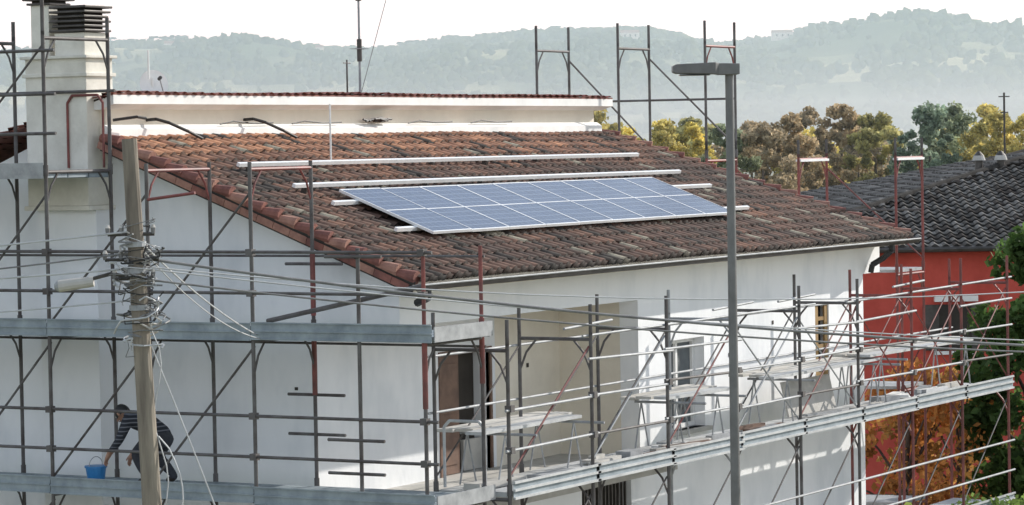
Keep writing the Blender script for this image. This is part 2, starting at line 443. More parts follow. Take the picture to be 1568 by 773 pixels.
def toeL(z,y0s):
    for u0,u1 in zip(y0s[:-1],y0s[1:]):
        x=XO-.05
        dz=random.uniform(-.012,.012)
        b.box((x-.004,u0+.005,z-.07+dz),(x,u1-.005,z+.14+dz),M_deckm)
        for h in(-.07,.03,.13): b.box((x-.022,u0+.005,z+h+dz),(x-.004,u1-.005,z+h+.018+dz),M_deckm)
for z in(1.95,3.95,5.95):
    js=[-1.2]+ysL[1:]
    deck(b,'y',XO+.03,XI-.02,z,js); toeL(z,js)
    b.box((XO-.02,-1.215,z-.06),(XI,-1.20,z+.12),M_galv)
deck(b,'y',XO+.03,XI-.02,7.95,ysL[3:]); 
b.box((XO-.054,4.5,7.88),(XO-.05,7.6,8.08),M_galv)
b.build('decks',sl_)

sr=empty('scaffolding')
b=MB()
YO,YI=-1.3,-.25; B=2.165
xs=[i*B for i in range(9)]
for i,x in enumerate(xs):
    m=[M_rust,M_rust,M_rust,M_galv,M_rust,M_rust,M_red,M_red,M_red][i]
    for k in range(2): frame(b,(x,YO),(x,YI),lv[k],lv[k+1],m)
    frame(b,(x,YO),(x,YI),3.95,5.78,m)
    b.tube((x,YO,5.75),(x,YO,6.1+random.uniform(-.06,.12)),.025,m); b.tube((x,YI,5.75),(x,YI,6.1+random.uniform(-.05,.05)),.025,m)
b.build('frames',sr)
b=MB()
for z,e in((4.47,0),(4.98,0),(5.42,3)):
    for i in range(8):
        if e and i%3==0: continue
        mm=M_galv if (i*7+int(z*10))%3 else M_rust
        b.tube((xs[i]-.12,YO-.03,z+random.uniform(-.03,.03)),(xs[i+1]+.12,YO-.03,z+random.uniform(-.03,.03)),.018,mm)
for z in(2.47,2.98):
    b.tube((-.1,YO-.03,z),(17.5,YO-.03,z),.018,M_galv)
for z in(5.6,4.9):
    b.tube((-.1,YI+.03,z),(17.5,YI+.03,z),.016,M_galv)
b.tube((2.0,YO+.03,5.74),(9.3,YO+.03,5.76),.016,M_galv); b.tube((10.5,YO+.03,5.72),(17.6,YO+.03,5.78),.016,M_galv)
for i in range(8):
    b.tube((xs[i],YO+.03,4.1),(xs[i+1],YO+.03,5.6),.013,M_red if i%2==0 or i>4 else M_galv,6)
    if i>2: b.tube((xs[i],YO+.03,5.6),(xs[i+1],YO+.03,4.1),.013,M_red if i>4 else M_galv,6)
    b.tube((xs[i],YI,4.1),(xs[i+1],YI,5.6),.012,M_red if i>4 else M_rust,6)
    b.tube((xs[i],YO+.03,2.1),(xs[i+1],YO+.03,3.7),.013,M_rust,6)
    for z in(4.47,4.98): coupler(b,Vector((xs[i],YO-.02,z)),M_rust)
for i in(1,3,4,6):
    b.tube((xs[i]-.6,YO+.06,5.86),(xs[i]+.7,YO+.06,5.9),.018,M_galv)
b.build('rails_and_braces',sr)
b=MB()
deck(b,'x',YO+.03,YI-.02,3.95,xs,mt=M_toe)
deck(b,'x',YO+.03,YI-.02,1.95,xs,mt=M_toe)
for z in(1.95,3.95):
    for i in range(8):
        y=YO-.05; dz=random.uniform(-.015,.015)
        b.box((xs[i]+.0,y-.004,z-.08+dz),(xs[i+1]+.08,y,z+.13+dz),M_deckm)
        for h in(-.08,.02,.115): b.box((xs[i],y-.03,z+h+dz),(xs[i+1]+.08,y-.004,z+h+.03+dz),M_toe)
def plank(x0,x1,y0,y1,z0,z1,m=M_board,t=.04):
    b.prism([(x0,y0,z0),(x1,y0,z1),(x1,y1,z1),(x0,y1,z0)],(0,0,t),m)
for (x0,x1,z) in((.3,2.9,4.62),(5.1,7.2,4.62),(8.8,12.9,4.66),(12.4,16.9,4.72)):
    for k in range(3):
        y=-.85+k*.27
        o_=random.uniform(-.25,.25); plank(x0+o_,x1+o_,y,y+.24,z+random.uniform(0,.03),z+random.uniform(0,.03),M_board if k else M_toe)
    for xx in(x0+.4,x1-.4):
        b.tube((xx,-1.3,z-.03),(xx,-.2,z-.03),.018,M_galv)
        for yy in(-.85,-.3):
            b.tube((xx-.2,yy,3.96),(xx,yy,z-.03),.012,M_galv,6); b.tube((xx+.2,yy,3.96),(xx,yy,z-.03),.012,M_galv,6)
for i in range(30):
    x=random.uniform(.3,16.5); y=random.uniform(-1.1,-.5); a=random.uniform(-.3,.3); l=random.uniform(.15,.6)
    b.obox((x,y,4.0),Vector((math.cos(a),math.sin(a),0))*l,Vector((-math.sin(a),math.cos(a),0))*random.uniform(.04,.14),Vector((0,0,random.uniform(.012,.05))),random.choice([M_board,M_conc,M_trim,M_brown,M_galv]))
b.prism([(10.2,-.42,3.97),(12.0,-.42,3.97),(12.0,-.30,4.5),(10.2,-.30,4.5)],(0,.03,0),M_conc)
b.path([(.1,-.9,3.97),(.1,-.9,4.72),(.1,-.82,4.8),(.1,-.4,4.8),(.1,-.32,4.72),(.1,-.32,3.97)],.02,M_toe)
b.build('decks',sr)

se=empty('scaffolding')
b=MB()
far=[(16.3,.3),(16.0,1.97),(15.7,3.58),(15.4,5.13),(15.1,6.6)]
for i,(x,y) in enumerate(far):
    for k in range(3): frame(b,(x,y),(x+1.2,y),lv[k],lv[k+1],M_red)
    frame(b,(x,y),(x+1.2,y),5.95,7.95,M_red); 
    for e in(x,x+1.2): b.tube((e,y,7.9),(e,y,8.2),.025,M_rust)
    if i>=2:
        frame(b,(x,y),(x+1.2,y),7.95,9.95,M_rust,mt=M_red if i==2 else M_rust)
        for e in(x,x+1.2): b.tube((e,y,9.9),(e,y,10.3),.025,M_rust)
b.build('frames',se)
b=MB()
for i in range(len(far)-1):
    (x,y),(x2,y2)=far[i],far[i+1]
    for z in([6.45,6.95] if i<2 else [6.45,6.95,8.95]):
        b.tube((x+1.2,y,z),(x2+1.2,y2,z),.02,M_rust)
    b.tube((x2+1.2,y2,7.7),(x+1.2,y,6.1),.015,M_red)
    if 2<=i<4: b.tube((x2+1.2,y2,9.7),(x+1.2,y,8.1),.017,M_rust)
    for z in(1.95,3.95,5.95):
        b.prism([(x+.05,y,z),(x+1.15,y,z),(x2+1.15,y2,z),(x2+.05,y2,z)],(0,0,-.05),M_galv)
b.box((16.3,.25,7.82),(17.5,.35,7.86),M_alu); b.box((16.0,1.92,7.82),(17.2,2.02,7.86),M_alu)
b.build('rails_and_decks',se)

# ================================================================ UTILITY POLE
up=empty('utility_pole'); b=MB()
base=Vector((-8.97,-2.42,0)); lean=-R*.04
def UP(z): return base+lean*(z-6.6)+Vector((0,0,z))
zz=[0,1.5,3,4.5,6,7.3,8.32]
for a,c in zip(zz[:-1],zz[1:]): b.tube(UP(a),UP(c+.002),.122-.006*a,M_wood,14,.122-.006*c)
b.build('shaft',up,smooth=False)
b=MB()
for z,l in((7.42,.26),(7.18,.30),(7.0,.22)):
    b.tube(UP(z)-R*l,UP(z)+R*l*.7,.018,M_gut)
    for s_ in(-l,-l*.5,l*.65):
        p=UP(z)+R*s_; b.tube(p,p+Vector((0,0,.06)),.018,M_wire,8,.024); b.tube(p+Vector((0,0,.06)),p+Vector((0,0,.09)),.026,M_conc,8,.012)
p=UP(7.0)
b.path([p,p-R*.25+Vector((0,0,.05)),p-R*.45],.018,M_gut)
q=p-R*.42+Vector((0,0,-.02)); b.tube(q,q-R*.33+Vector((0,0,-.04)),.05,M_conc,12,.06); b.tube(q-R*.33+Vector((0,0,-.04)),q-R*.37+Vector((0,0,-.045)),.06,M_galv,12,.03)
for z in(7.3,7.05,6.7): 
    b.tube(UP(z),UP(z+.05),.1,M_galv,14)
for i in range(46):
    c=UP(random.uniform(6.45,7.5)); pts=[]; ph=random.uniform(0,6.28); r0=random.uniform(.09,.22); hh=random.uniform(-.35,.35)
    c=c+R*random.uniform(-.06,.06)
    for k in range(9):
        a=ph+k*random.uniform(.3,.7); pts.append(c+R*math.cos(a)*r0+F*math.sin(a)*r0*.7+Vector((0,0,hh*k/8+random.uniform(-.04,.04))))
    b.path(pts,random.choice([.004,.006,.009]),random.choice([M_wire,M_wirel,M_wire,M_conc,M_black]),5)
b.build('fittings_and_cable_tangle',up)

def sag(p,q,s,n=26):
    p=Vector(p);q=Vector(q)
    return [p.lerp(q,i/n)-Vector((0,0,s*4*(i/n)*(1-i/n))) for i in range(n+1)]
cb=empty('overhead_cables'); b=MB()
def rel(dR,dF,z): return base+R*dR+F*dF+Vector((0,0,z))
b.path(sag(UP(7.2),rel(16,5,5.7),.35),.014,M_wire,6)
b.path(sag(UP(7.0),rel(16,5.3,5.63),.30),.010,M_wire,6)
b.path(sag(UP(7.12),rel(16,9,6.9),.55),.007,M_wirel,6)
b.path(sag(UP(7.1),rel(17,9,5.5),.3),.007,M_wirel,6)
b.path(sag(UP(7.4),(-1.6,1.3,5.95),.08),.010,M_wirel,6)
b.path(sag(UP(7.35),(-1.6,1.25,5.9),.16),.007,M_wirel,6)
b.path(sag(UP(6.6),rel(1.0,.2,3.8),-.05),.008,M_wirel,6)
b.path(sag(UP(7.45),rel(-10,-1,7.2),.18),.009,M_wirel,6)
b.path(sag(UP(7.25),rel(-10,-1,7.1),.25),.008,M_wire,6)
b.path(sag(UP(7.1),rel(-10,-.5,6.95),.12),.010,M_wirel,6)
b.path(sag(UP(6.8),rel(-10,-.5,7.15),.3),.008,M_wirel,6)
pts=[UP(6.5)+R*.1]+[UP(6.5-k*.16)+R*(.12+.05*math.sin(k*.9)) for k in range(1,14)]
b.path(pts,.007,M_wirel,5)
pts=[UP(5.5)+R*.1]+[UP(5.5-k*.12)+R*(.14+.16*math.sin(k*.35)) for k in range(1,10)]
b.path(pts,.008,M_wirel,5)
b.build('wires',cb)

# ================================================================ STREET LAMP
lp=empty('street_lamp'); b=MB()
lb=Vector((-5.3,-6.87,0))
b.tube(lb,lb+Vector((0,0,2)),.065,M_lamp,16,.055); b.tube(lb+Vector((0,0,2)),lb+Vector((0,0,8.86)),.052,M_lamp,16,.040)
b.tube(lb+Vector((0,0,2.0)),lb+Vector((0,0,2.05)),.07,M_lamp,16)
b.build('post',lp,smooth=False)
b=MB()
hd=-R; c=lb+Vector((0,0,8.90)); sd=F
b.obox(c+hd*.02,hd*.10,sd*.07,Vector((0,0,.055)),M_lamp)
prof=[(-.10,-.05,.055),(.10,-.055,.06),(.14,-.045,.068),(.52,-.035,.055),(.555,-.02,.04)]
w2=.15
vs=[];fs=[]
for a,zl,zh in prof:
    ww=.072 if a<.12 else w2
    for sgn in(-1,1):
        vs.append(c+hd*a+sd*sgn*ww+Vector((0,0,zl))); vs.append(c+hd*a+sd*sgn*ww+Vector((0,0,zh)))
for i in range(len(prof)-1):
    o=i*4;p_=o+4
    fs+=[(o,o+1,p_+1,p_),(o+2,p_+2,p_+3,o+3),(o+1,o+3,p_+3,p_+1),(o,p_,p_+2,o+2)]
fs+=[(0,2,3,1),(len(vs)-4,len(vs)-3,len(vs)-1,len(vs)-2)]
b.add(vs,fs,M_lamp)
b.obox(c+hd*.34+Vector((0,0,-.05)),hd*.15,sd*.11,Vector((0,0,.006)),M_glass)
b.build('led_head',lp,bevel=.006)

# ================================================================ ANTENNAS
an=empty('tv_antenna'); b=MB()
A=Vector((8.3,6.0,8.4))
b.tube(A,A+Vector((0,0,3.4)),.022,M_galv,8,.016)
for z,l in((2.25,.3),(1.35,.2)):
    b.tube(A+Vector((-.12,0,z)),A+Vector((.12,0,z)),.01,M_galv)
    for k in range(4): b.tube(A+Vector((-.12+k*.08,-l*.5,z)),A+Vector((-.12+k*.08,l*.5,z)),.005,M_galv,5)
b.tube(A+Vector((0,0,1.15)),A+Vector((0,0,1.5)),.04,M_gut)
b.tube(A+Vector((0,0,2.1)),A+Vector((0,0,2.2)),.05,M_gut)
b.tube(A+Vector((0,0,.6)),A+Vector((.6,-.5,3.2)),.006,M_wire,5)
b.build('mast_and_elements',an)
a2=empty('tv_antenna'); b=MB(); A=Vector((7.3,5.6,8.6)); b.tube(A,A+Vector((0,0,.95)),.014,M_gut); b.tube(A+Vector((-.1,.0,.9)),A+Vector((.1,0,.9)),.008,M_gut); b.build('mast',a2)
ds=empty('satellite_dish'); b=MB(); A=Vector((2.15,5.5,8.6))
b.tube(A,A+Vector((0,0,.62)),.018,M_trim)
c=A+Vector((0,0,.52)); nd=(Vector((-.5,-.7,.25))).normalized(); u=nd.orthogonal().normalized(); w_=nd.cross(u)
vs=[c-nd*.02];fs=[]
for r in(1,2,3,4):
    for i in range(20):
        a=2*math.pi*i/20; rr=r*.052; vs.append(c+u*math.cos(a)*rr+w_*math.sin(a)*rr+nd*(rr*rr*1.0))
for i in range(20): fs.append((0,1+i,1+(i+1)%20))
for r in range(3):
    for i in range(20):
        a=1+r*20+i;d_=1+r*20+(i+1)%20; fs.append((a,a+20,d_+20,d_))
b.add(vs,fs,M_trim); b.tube(c+w_*.2,c+nd*.3,.008,M_galv); b.tube(c+nd*.27,c+nd*.34,.025,M_gut)
b.tube(A+Vector((-.1,0,.6)),A+Vector((-.1,0,1.0)),.015,M_trim)
b.build('dish',ds)

# ================================================================ WORKER
wk=empty('construction_worker')
verts=[(0,-.10,.62,.15),(0,.00,.72,.145),(0,.12,.81,.155),(0,.24,.86,.16),(0,.34,.88,.075),(0,.40,.89,.058),
 (-.11,-.08,.58,.12),(-.17,.16,.42,.088),(-.16,-.03,.10,.056),(-.17,.12,.045,.045),
 (.11,-.12,.58,.12),(.17,.06,.36,.088),(.16,-.22,.10,.056),(.17,-.08,.045,.045),
 (-.20,.25,.82,.08),(-.26,.34,.58,.056),(-.22,.52,.42,.038),
 (.20,.25,.82,.08),(.27,.32,.56,.056),(.22,.48,.38,.038)]
edges=[(0,1),(1,2),(2,3),(3,4),(4,5),(0,6),(6,7),(7,8),(8,9),(0,10),(10,11),(11,12),(12,13),(3,14),(14,15),(15,16),(3,17),(17,18),(18,19)]
for wi,s_ in((16,-1),(19,1)):
    w=Vector(verts[wi][:3]); pz=len(verts); verts.append((w.x,w.y+.04,w.z-.07,.034)); edges.append((wi,pz))
    for k in range(4):
        o=(k-1.5)*.019; L=[.035,.042,.04,.03][k]
        a=len(verts); verts.append((w.x+o*.9,w.y+.055,w.z-.10,.010)); verts.append((w.x+o,w.y+.065,w.z-.10-L,.009)); verts.append((w.x+o,w.y+.055,w.z-.10-L*1.8,.008))
        edges+=[(pz,a),(a,a+1),(a+1,a+2)]
    a=len(verts); verts.append((w.x-s_*.035,w.y+.06,w.z-.06,.011)); verts.append((w.x-s_*.045,w.y+.08,w.z-.10,.009)); edges+=[(pz,a),(a,a+1)]
me=bpy.data.meshes.new('body'); me.from_pydata([v[:3] for v in verts],edges,[])
o=bpy.data.objects.new('body',me); COL.objects.link(o)
sk=o.modifiers.new('skin','SKIN')
for i,v in enumerate(verts): me.skin_vertices[0].data[i].radius=(v[3],v[3])
me.skin_vertices[0].data[0].use_root=True
sk.use_smooth_shade=True
ss=o.modifiers.new('sub','SUBSURF'); ss.levels=2; ss.render_levels=2
dg=bpy.context.evaluated_depsgraph_get(); dg.update()
me2=bpy.data.meshes.new_from_object(o.evaluated_get(dg)); o.modifiers.clear(); o.data=me2
M_skin=mat('skin',(.45,.26,.18),(.36,.2,.14),6,.6); M_trou=mat('work_trousers',(.05,.055,.065),(.03,.032,.04),8,.9,bump=.4)
M_shoe=mat('boots',(.06,.045,.035),(.03,.025,.02),8,.7)
M_shirt,nt,bs=newmat('striped_shirt'); N=nt.nodes; Lk=nt.links; bs.inputs['Roughness'].default_value=.9
tc=N.new('ShaderNodeTexCoord'); wv=N.new('ShaderNodeTexWave'); wv.bands_direction='Z'; wv.inputs['Scale'].default_value=6; wv.inputs['Distortion'].default_value=1.2
cr=N.new('ShaderNodeValToRGB'); cr.color_ramp.elements[0].color=(.022,.025,.035,1); cr.color_ramp.elements[0].position=.72; cr.color_ramp.elements[1].color=(.16,.17,.20,1); cr.color_ramp.elements[1].position=.9
Lk.new(tc.outputs['Object'],wv.inputs['Vector']); Lk.new(wv.outputs['Fac'],cr.inputs[0]); Lk.new(cr.outputs[0],bs.inputs['Base Color'])
for m in(M_shirt,M_trou,M_skin,M_shoe): me2.materials.append(m)
for p in me2.polygons:
    c=p.center; k=1
    if c.z>.68 or (c.y>.26 and abs(c.x)>.15 and c.z>.46): k=0
    if abs(c.x)>.15 and c.y>.28 and c.z<=.46 and c.z>.15: k=2
    if abs(c.x)<.09 and c.y>.36 and c.z>.7: k=2
    if c.z<.09: k=3
    p.material_index=k; p.use_smooth=True
o.parent=wk
b=MB(); hc=Vector((0,.47,.90)); fw=Vector((0,.75,-.66)).normalized(); upv=Vector((0,.66,.75)).normalized(); rt=Vector((1,0,0))
vs=[];fs=[];nu,nv=16,12
for j in range(nv+1):
    ph=math.pi*j/nv
    for i in range(nu):
        a=2*math.pi*i/nu; x=math.sin(ph)*math.cos(a); y=math.sin(ph)*math.sin(a); z=math.cos(ph)
        jaw=1-.22*max(0,-z)
        vs.append(hc+rt*x*.078*jaw+fw*y*.098*jaw+upv*z*.118)
for j in range(nv):
    for i in range(nu):
        fs.append((j*nu+i,j*nu+(i+1)%nu,(j+1)*nu+(i+1)%nu,(j+1)*nu+i))
b.add(vs,fs,M_skin)
b.tube(hc+fw*.09+upv*.01,hc+fw*.125-upv*.025,.010,M_skin,8,.015)
for s_ in(-1,1):
    b.tube(hc+rt*s_*.03+fw*.085+upv*.02,hc+rt*s_*.03+fw*.094+upv*.02,.012,M_trim,8,.006)
    b.tube(hc+rt*s_*.03+fw*.093+upv*.02,hc+rt*s_*.03+fw*.096+upv*.02,.006,M_black,8,.004)
    b.obox(hc+rt*s_*.079,rt*.006,fw*.018,upv*.03,M_skin)
b.obox(hc+fw*.088-upv*.05,rt*.022,fw*.006,upv*.005,M_verge)
b.build('head',wk,smooth=True)
b=MB(); vs=[];fs=[]
for j in range(8):
    ph=math.pi*.56*j/7
    for i in range(nu):
        a=2*math.pi*i/nu; x=math.sin(ph)*math.cos(a); y=math.sin(ph)*math.sin(a); z=math.cos(ph)
        vs.append(hc+rt*x*.086+fw*y*.106-fw*.010+upv*(z*.126+.004))
for j in range(7):
    for i in range(nu): fs.append((j*nu+i,j*nu+(i+1)%nu,(j+1)*nu+(i+1)%nu,(j+1)*nu+i))
b.add(vs,fs,M_black); b.build('hair',wk,smooth=True)
wk.location=(-.95,3.36,3.957)
bk=empty('plastic_bucket'); b=MB(); M_blue=mat('blue_plastic',(.05,.26,.58),(.03,.20,.48),4,.4)
c=Vector((-1.15,4.12,3.96)); b.tube(c,c+Vector((0,0,.24)),.10,M_blue,18,.135); b.tube(c+Vector((0,0,.22)),c+Vector((0,0,.245)),.145,M_blue,18)
b.path([c+Vector((.14*math.cos(t),0,.24+.12*math.sin(t))) for t in [math.pi*i/10 for i in range(11)]],.005,M_galv,5)
b.build('tub_and_handle',bk)

# ================================================================ TREES
def leaves(centers,radii,nper,size,cols,flat=.8,seed=0):
    r=np.random.default_rng(seed); Vv=[];Cc=[]
    for c,rad,col in zip(centers,radii,cols):
        n_=nper
        d=r.normal(size=(n_,3)); d/=np.linalg.norm(d,axis=1)[:,None]; rr=rad*r.random(n_)**.4
        p=np.array(c)[None,:]+d*rr[:,None]*np.array([1,1,flat])
        u=r.normal(size=(n_,3)); u/=np.linalg.norm(u,axis=1)[:,None]
        w=np.cross(u,r.normal(size=(n_,3))); w/=np.linalg.norm(w,axis=1)[:,None]
        s=size*(.5+r.random(n_))[:,None]
        q=np.stack([p-u*s,p-w*s*.6,p+u*s,p+w*s*.6],axis=1)
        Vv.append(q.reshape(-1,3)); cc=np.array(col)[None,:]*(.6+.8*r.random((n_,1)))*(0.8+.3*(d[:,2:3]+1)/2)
        Cc.append(cc)
    V=np.concatenate(Vv);C=np.concatenate(Cc); Fc=np.arange(len(V)).reshape(-1,4)
    return V,Fc,C
def crown(base,h,rad,ncl,col,seed,lo=.3,jit=.25,k0=.18,k1=.36):
    r=random.Random(seed); cs=[];rs=[];cl=[]
    for i in range(ncl):
        t=lo+(1-lo)*r.random(); prof=math.sin(math.pi*min(1,max(.08,(t-lo)/(1-lo)*.85+.12)))**.7
        a=r.uniform(0,6.283); q=rad*prof*r.random()**.5
        cs.append((base[0]+math.cos(a)*q,base[1]+math.sin(a)*q,base[2]+h*t)); rs.append(rad*r.uniform(k0,k1))
        k=1+r.uniform(-jit,jit); cl.append(tuple(c*k for c in col))
    return cs,rs,cl
def tree(name,base,h,rad,col,seed,ncl=45,nper=170,size=.09,lo=.25):
    e=empty(name); cs,rs,cl=crown(base,h*.95,rad,ncl,col,seed,lo)
    V,Fc,C=leaves(cs,rs,nper,size,cl,seed=seed); npmesh('crown',V,Fc,C,M_leaf,e)
    b=MB(); B0=Vector(base); prev=B0
    for i in range(6):
        q=B0+Vector((math.sin(i*1.3+seed)*.1,math.cos(i+seed)*.1,h*.14*(i+1))); b.tube(prev,q,h*.022*(1-i*.14),M_bark,9,h*.022*(1-(i+1)*.14)); prev=q
    r=random.Random(seed)
    for c in r.sample(cs,min(16,len(cs))):
        c=Vector(c); st=B0+Vector((0,0,max(h*.15,(c.z-base[2])*.55))); mid=st.lerp(c,.5)+Vector((0,0,.1*h*.3))
        b.tube(st,mid,h*.009,M_bark,6,h*.006); b.tube(mid,c,h*.006,M_bark,6,h*.002)
    b.build('trunk_and_limbs',e)
    return e
tree('broadleaf_tree',site(20,11.2),6.6,1.6,(.085,.15,.04),3,80,200,.09,.1)
tree('broadleaf_tree',site(17,11.8),4.6,1.5,(.09,.16,.04),13,55,200,.08,.1)
tree('persimmon_tree',site(20,8.6),3.9,1.5,(.60,.27,.08),5,42,70,.08,.2)
tree('persimmon_tree',site(22,9.9),3.9,1.4,(.50,.27,.08),6,38,65,.08,.2)
tree('garden_shrub',site(13.5,9.2),2.0,1.6,(.19,.28,.07),8,50,130,.06,.05)
tree('garden_shrub',site(12.5,7.7),1.8,1.5,(.21,.26,.07),9,50,130,.06,.05)
tree('garden_shrub',site(12.5,11.0),2.0,1.6,(.16,.25,.065),10,50,130,.06,.05)
cs=[];rs=[];cl=[];cs2=[];rs2=[];cl2=[];b=MB()
pal=[(.62,.52,.15),(.48,.44,.19),(.50,.39,.24),(.32,.36,.22),(.60,.51,.18),(.47,.38,.25),(.28,.35,.25),(.66,.54,.17)]
r=random.Random(4)
def rowtree(a,bb,h,rad,col,seed,near):
    if near: c_,r_,l_=crown(site(a,bb,0),h,rad,64,col,seed,.2,.28,.10,.27)
    else: c_,r_,l_=crown(site(a,bb,0),h,rad,40,col,seed,.2,.3,.16,.32)
    (cs if near else cs2).extend(c_);(rs if near else rs2).extend(r_);(cl if near else cl2).extend(l_)
    b.tube(site(a,bb,0),site(a,bb,h*.7),.22,M_bark,7,.08)
spec=[(8.5,8.9,0),(10.6,9.4,4),(12.6,9.2,0),(14.8,9.0,3),(17,9.0,5),(19.2,9.6,2),(21.3,10.3,5),(23.6,10.3,2),(25.8,9.8,1),(28,10.0,6),(30.2,10.1,3),(32.3,9.6,4),(34.4,9.7,4),(36.6,9.4,0),(38.8,9.3,1),(41,9.1,7),(43.5,8.8,4)]
for i,(bb,h,pc) in enumerate(spec):
    rowtree(165+r.uniform(-10,10),bb+.2,h,2.6,pal[pc],i,True)
for i in range(30):
    rowtree(215+r.uniform(-14,20),-50+i*4.2+r.uniform(-1,1),9.3+r.uniform(-1,1.3),3.2,pal[r.randrange(8)],50+i,False)
V,Fc,C=leaves(cs,rs,140,.14,cl,seed=5)
V2,Fc2,C2=leaves(cs2,rs2,90,.26,cl2,seed=6)
dt=empty('distant_trees'); npmesh('crowns',V,Fc,C,M_leaf,dt); npmesh('far_crowns',V2,Fc2,C2,M_leaf,dt); b.build('trunks',dt)

# ================================================================ RED HOUSE + NEIGHBOUR
def hiphouse(name,a,bb,wid,dep,ez,pitch,wallm,cols):
    e=empty(name); b=MB()
    ins=.5
    pts=[site(a+ins,bb+ins),site(a+ins,bb+wid-ins),site(a+dep-ins,bb+wid-ins),site(a+dep-ins,bb+ins)]
    b.prism(pts,(0,0,ez-.05),wallm)
    half=dep/2; rz=ez+half*pitch
    A=site(a,bb,ez);Bc=site(a,bb+wid,ez);Cc=site(a+dep,bb+wid,ez);D=site(a+dep,bb,ez)
    R0=site(a+half,bb+half,rz);R1=site(a+half,bb+wid-half,rz)
    b.add([A,Bc,Cc,D,R0,R1],[(0,1,5,4),(3,0,4),(1,2,5),(2,3,4,5),(0,3,2,1)],M_dslab)
    b.tube(A+Vector((0,0,.02)),Bc+Vector((0,0,.02)),.07,M_gut)
    b.tube(A+Vector((0,0,.10)),R0+Vector((0,0,.10)),.09,M_dslab); b.tube(R0+Vector((0,0,.1)),R1+Vector((0,0,.1)),.11,M_dslab)
    b.build('walls_and_roof_slab',e)
    up=(F+Vector((0,0,pitch))).normalized(); Ls=half*math.sqrt(1+pitch**2)
    k=half/Ls
    tiled('roof_tiles',A+Vector((0,0,.05)),R,up,lambda v:v*k,lambda v:wid-v*k,Ls,lambda u,v,L:random.choice(cols),.25,.36,e,.05)
    up2=(R+Vector((0,0,pitch))).normalized()
    tiled('side_roof_tiles',D+Vector((0,0,.05)),-F,up2,lambda v:v*k,lambda v:dep-v*k,Ls,lambda u,v,L:random.choice(cols),.25,.36,e,.05)
    return e
greys=[(.16,.145,.13),(.11,.10,.09),(.21,.19,.17),(.085,.07,.06),(.25,.23,.21)]
rh=hiphouse('red_stucco_house',32,6.3,26,19,5.62,.24,M_redwall,greys)
b=MB()
def sb(a0,a1,b0,b1,z0,z1,m):
    b.prism([site(a0,b0,z0),site(a0,b1,z0),site(a1,b1,z0),site(a1,b0,z0)],(0,0,z1-z0),m)
sb(32.42,32.5,11.0,11.75,3.3,4.35,M_dark); 
for q in(10.65,11.75): sb(32.40,32.5,q,q+.35,3.3,4.35,M_gut)
sb(32.35,32.5,10.9,11.9,4.42,4.55,M_trim); sb(32.38,32.5,10.9,11.85,3.2,3.28,M_trim)
sb(32.42,32.5,8.4,9.1,.8,2.8,M_dark)
b.build('window',rh)
b=MB()
for q in(13.0,13.55):
    c=site(39.2,q,7.25); b.tube(c,c+Vector((0,0,.35)),.10,M_gut,10); b.tube(c+Vector((0,0,.35)),c+Vector((0,0,.47)),.17,M_conc,12,.13); b.tube(c+Vector((0,0,.47)),c+Vector((0,0,.58)),.13,M_gut,12,.03)
c=site(39.8,13.75,7.3); b.tube(c,c+Vector((0,0,2.0)),.028,M_gut); b.tube(c+R*-.14+Vector((0,0,1.9)),c+R*.14+Vector((0,0,1.9)),.014,M_gut); b.tube(c+R*-.1+Vector((0,0,1.5)),c+R*.1+Vector((0,0,1.5)),.014,M_gut)
b.build('roof_vents_and_antenna',rh)
hiphouse('neighbour_house',58,11.2,20,15,6.1,.2,M_plaster,greys)

# ================================================================ GROUND, HILLS
M_ground=mat('grass_and_earth',(.16,.17,.07),(.10,.085,.05),.25,.95,c3=(.13,.14,.06))
b=MB(); b.add([(-9000,-9000,0),(9000,-9000,0),(9000,9000,0),(-9000,9000,0)],[(0,1,2,3)],M_ground); b.build('ground')
M_yard=mat('gravel_yard',(.36,.33,.28),(.26,.24,.20),2.0,.95,bump=.3)
b=MB(); b.add([(-4,-6,.004),(24,-6,.004),(24,14,.004),(-4,14,.004)],[(0,1,2,3)],M_yard); b.build('yard_gravel')

bx=np.array([-2500,-1500,-900,-434,-323,-212,-100,-46,37,120,176,230,287,397,434,700,1200,2500.])
hx=np.array([60,85,80,90,95,90,85,93,96,95,83,90,96,89,83,76,85,60.])
def hillh(a,bb):
    t=np.clip((a-1150)/1400,0,1); s=t*t*(3-2*t)
    back=np.clip((a-2620)/900,0,1)
    return np.interp(bb,bx,hx)*s*(1-.6*back)
na,nb=70,420
aa=np.linspace(1100,3400,na); bbs=np.linspace(-1900,1900,nb)
V=np.zeros((na,nb,3),dtype=np.float32)
def hfull(a,bb):
    h=float(hillh(a,bb)); t=min(1,max(0,(a-1200)/900)); k=1-.85*max(0,1-abs(a-2560)/260)
    f=noise.fractal(Vector((a*.0022,bb*.0035,1.7)),.9,2.1,5)*30*t*k
    return max(-2,h+f*.9*(h/90))
for i,a in enumerate(aa):
    for j,bb in enumerate(bbs):
        p=site(a,bb,hfull(a,bb)-.5); V[i,j]=p[:]
idx=np.arange(na*nb).reshape(na,nb)
Fc=np.stack([idx[:-1,:-1],idx[:-1,1:],idx[1:,1:],idx[1:,:-1]],axis=-1).reshape(-1,4)
Vf=V.reshape(-1,3); zc=Vf[Fc].mean(axis=1)
C=[]
for c in zc:
    n1=noise.noise(Vector((c[0]*.006,c[1]*.006,c[2]*.02))); n2=noise.noise(Vector((c[0]*.02,c[1]*.02,0)))
    f=min(1,max(0,.35+n1*1.3+n2*.7))
    col=np.array((.085,.12,.06))*(1-f)+np.array((.40,.41,.24))*f
    C.append(col)
M_hill=attrmat('wooded_hillside',.95,.03,.8,1.2,spec=0)
npmesh('hills',Vf,Fc,np.array(C),M_hill,smooth=True)
g=(1+5**.5)/2
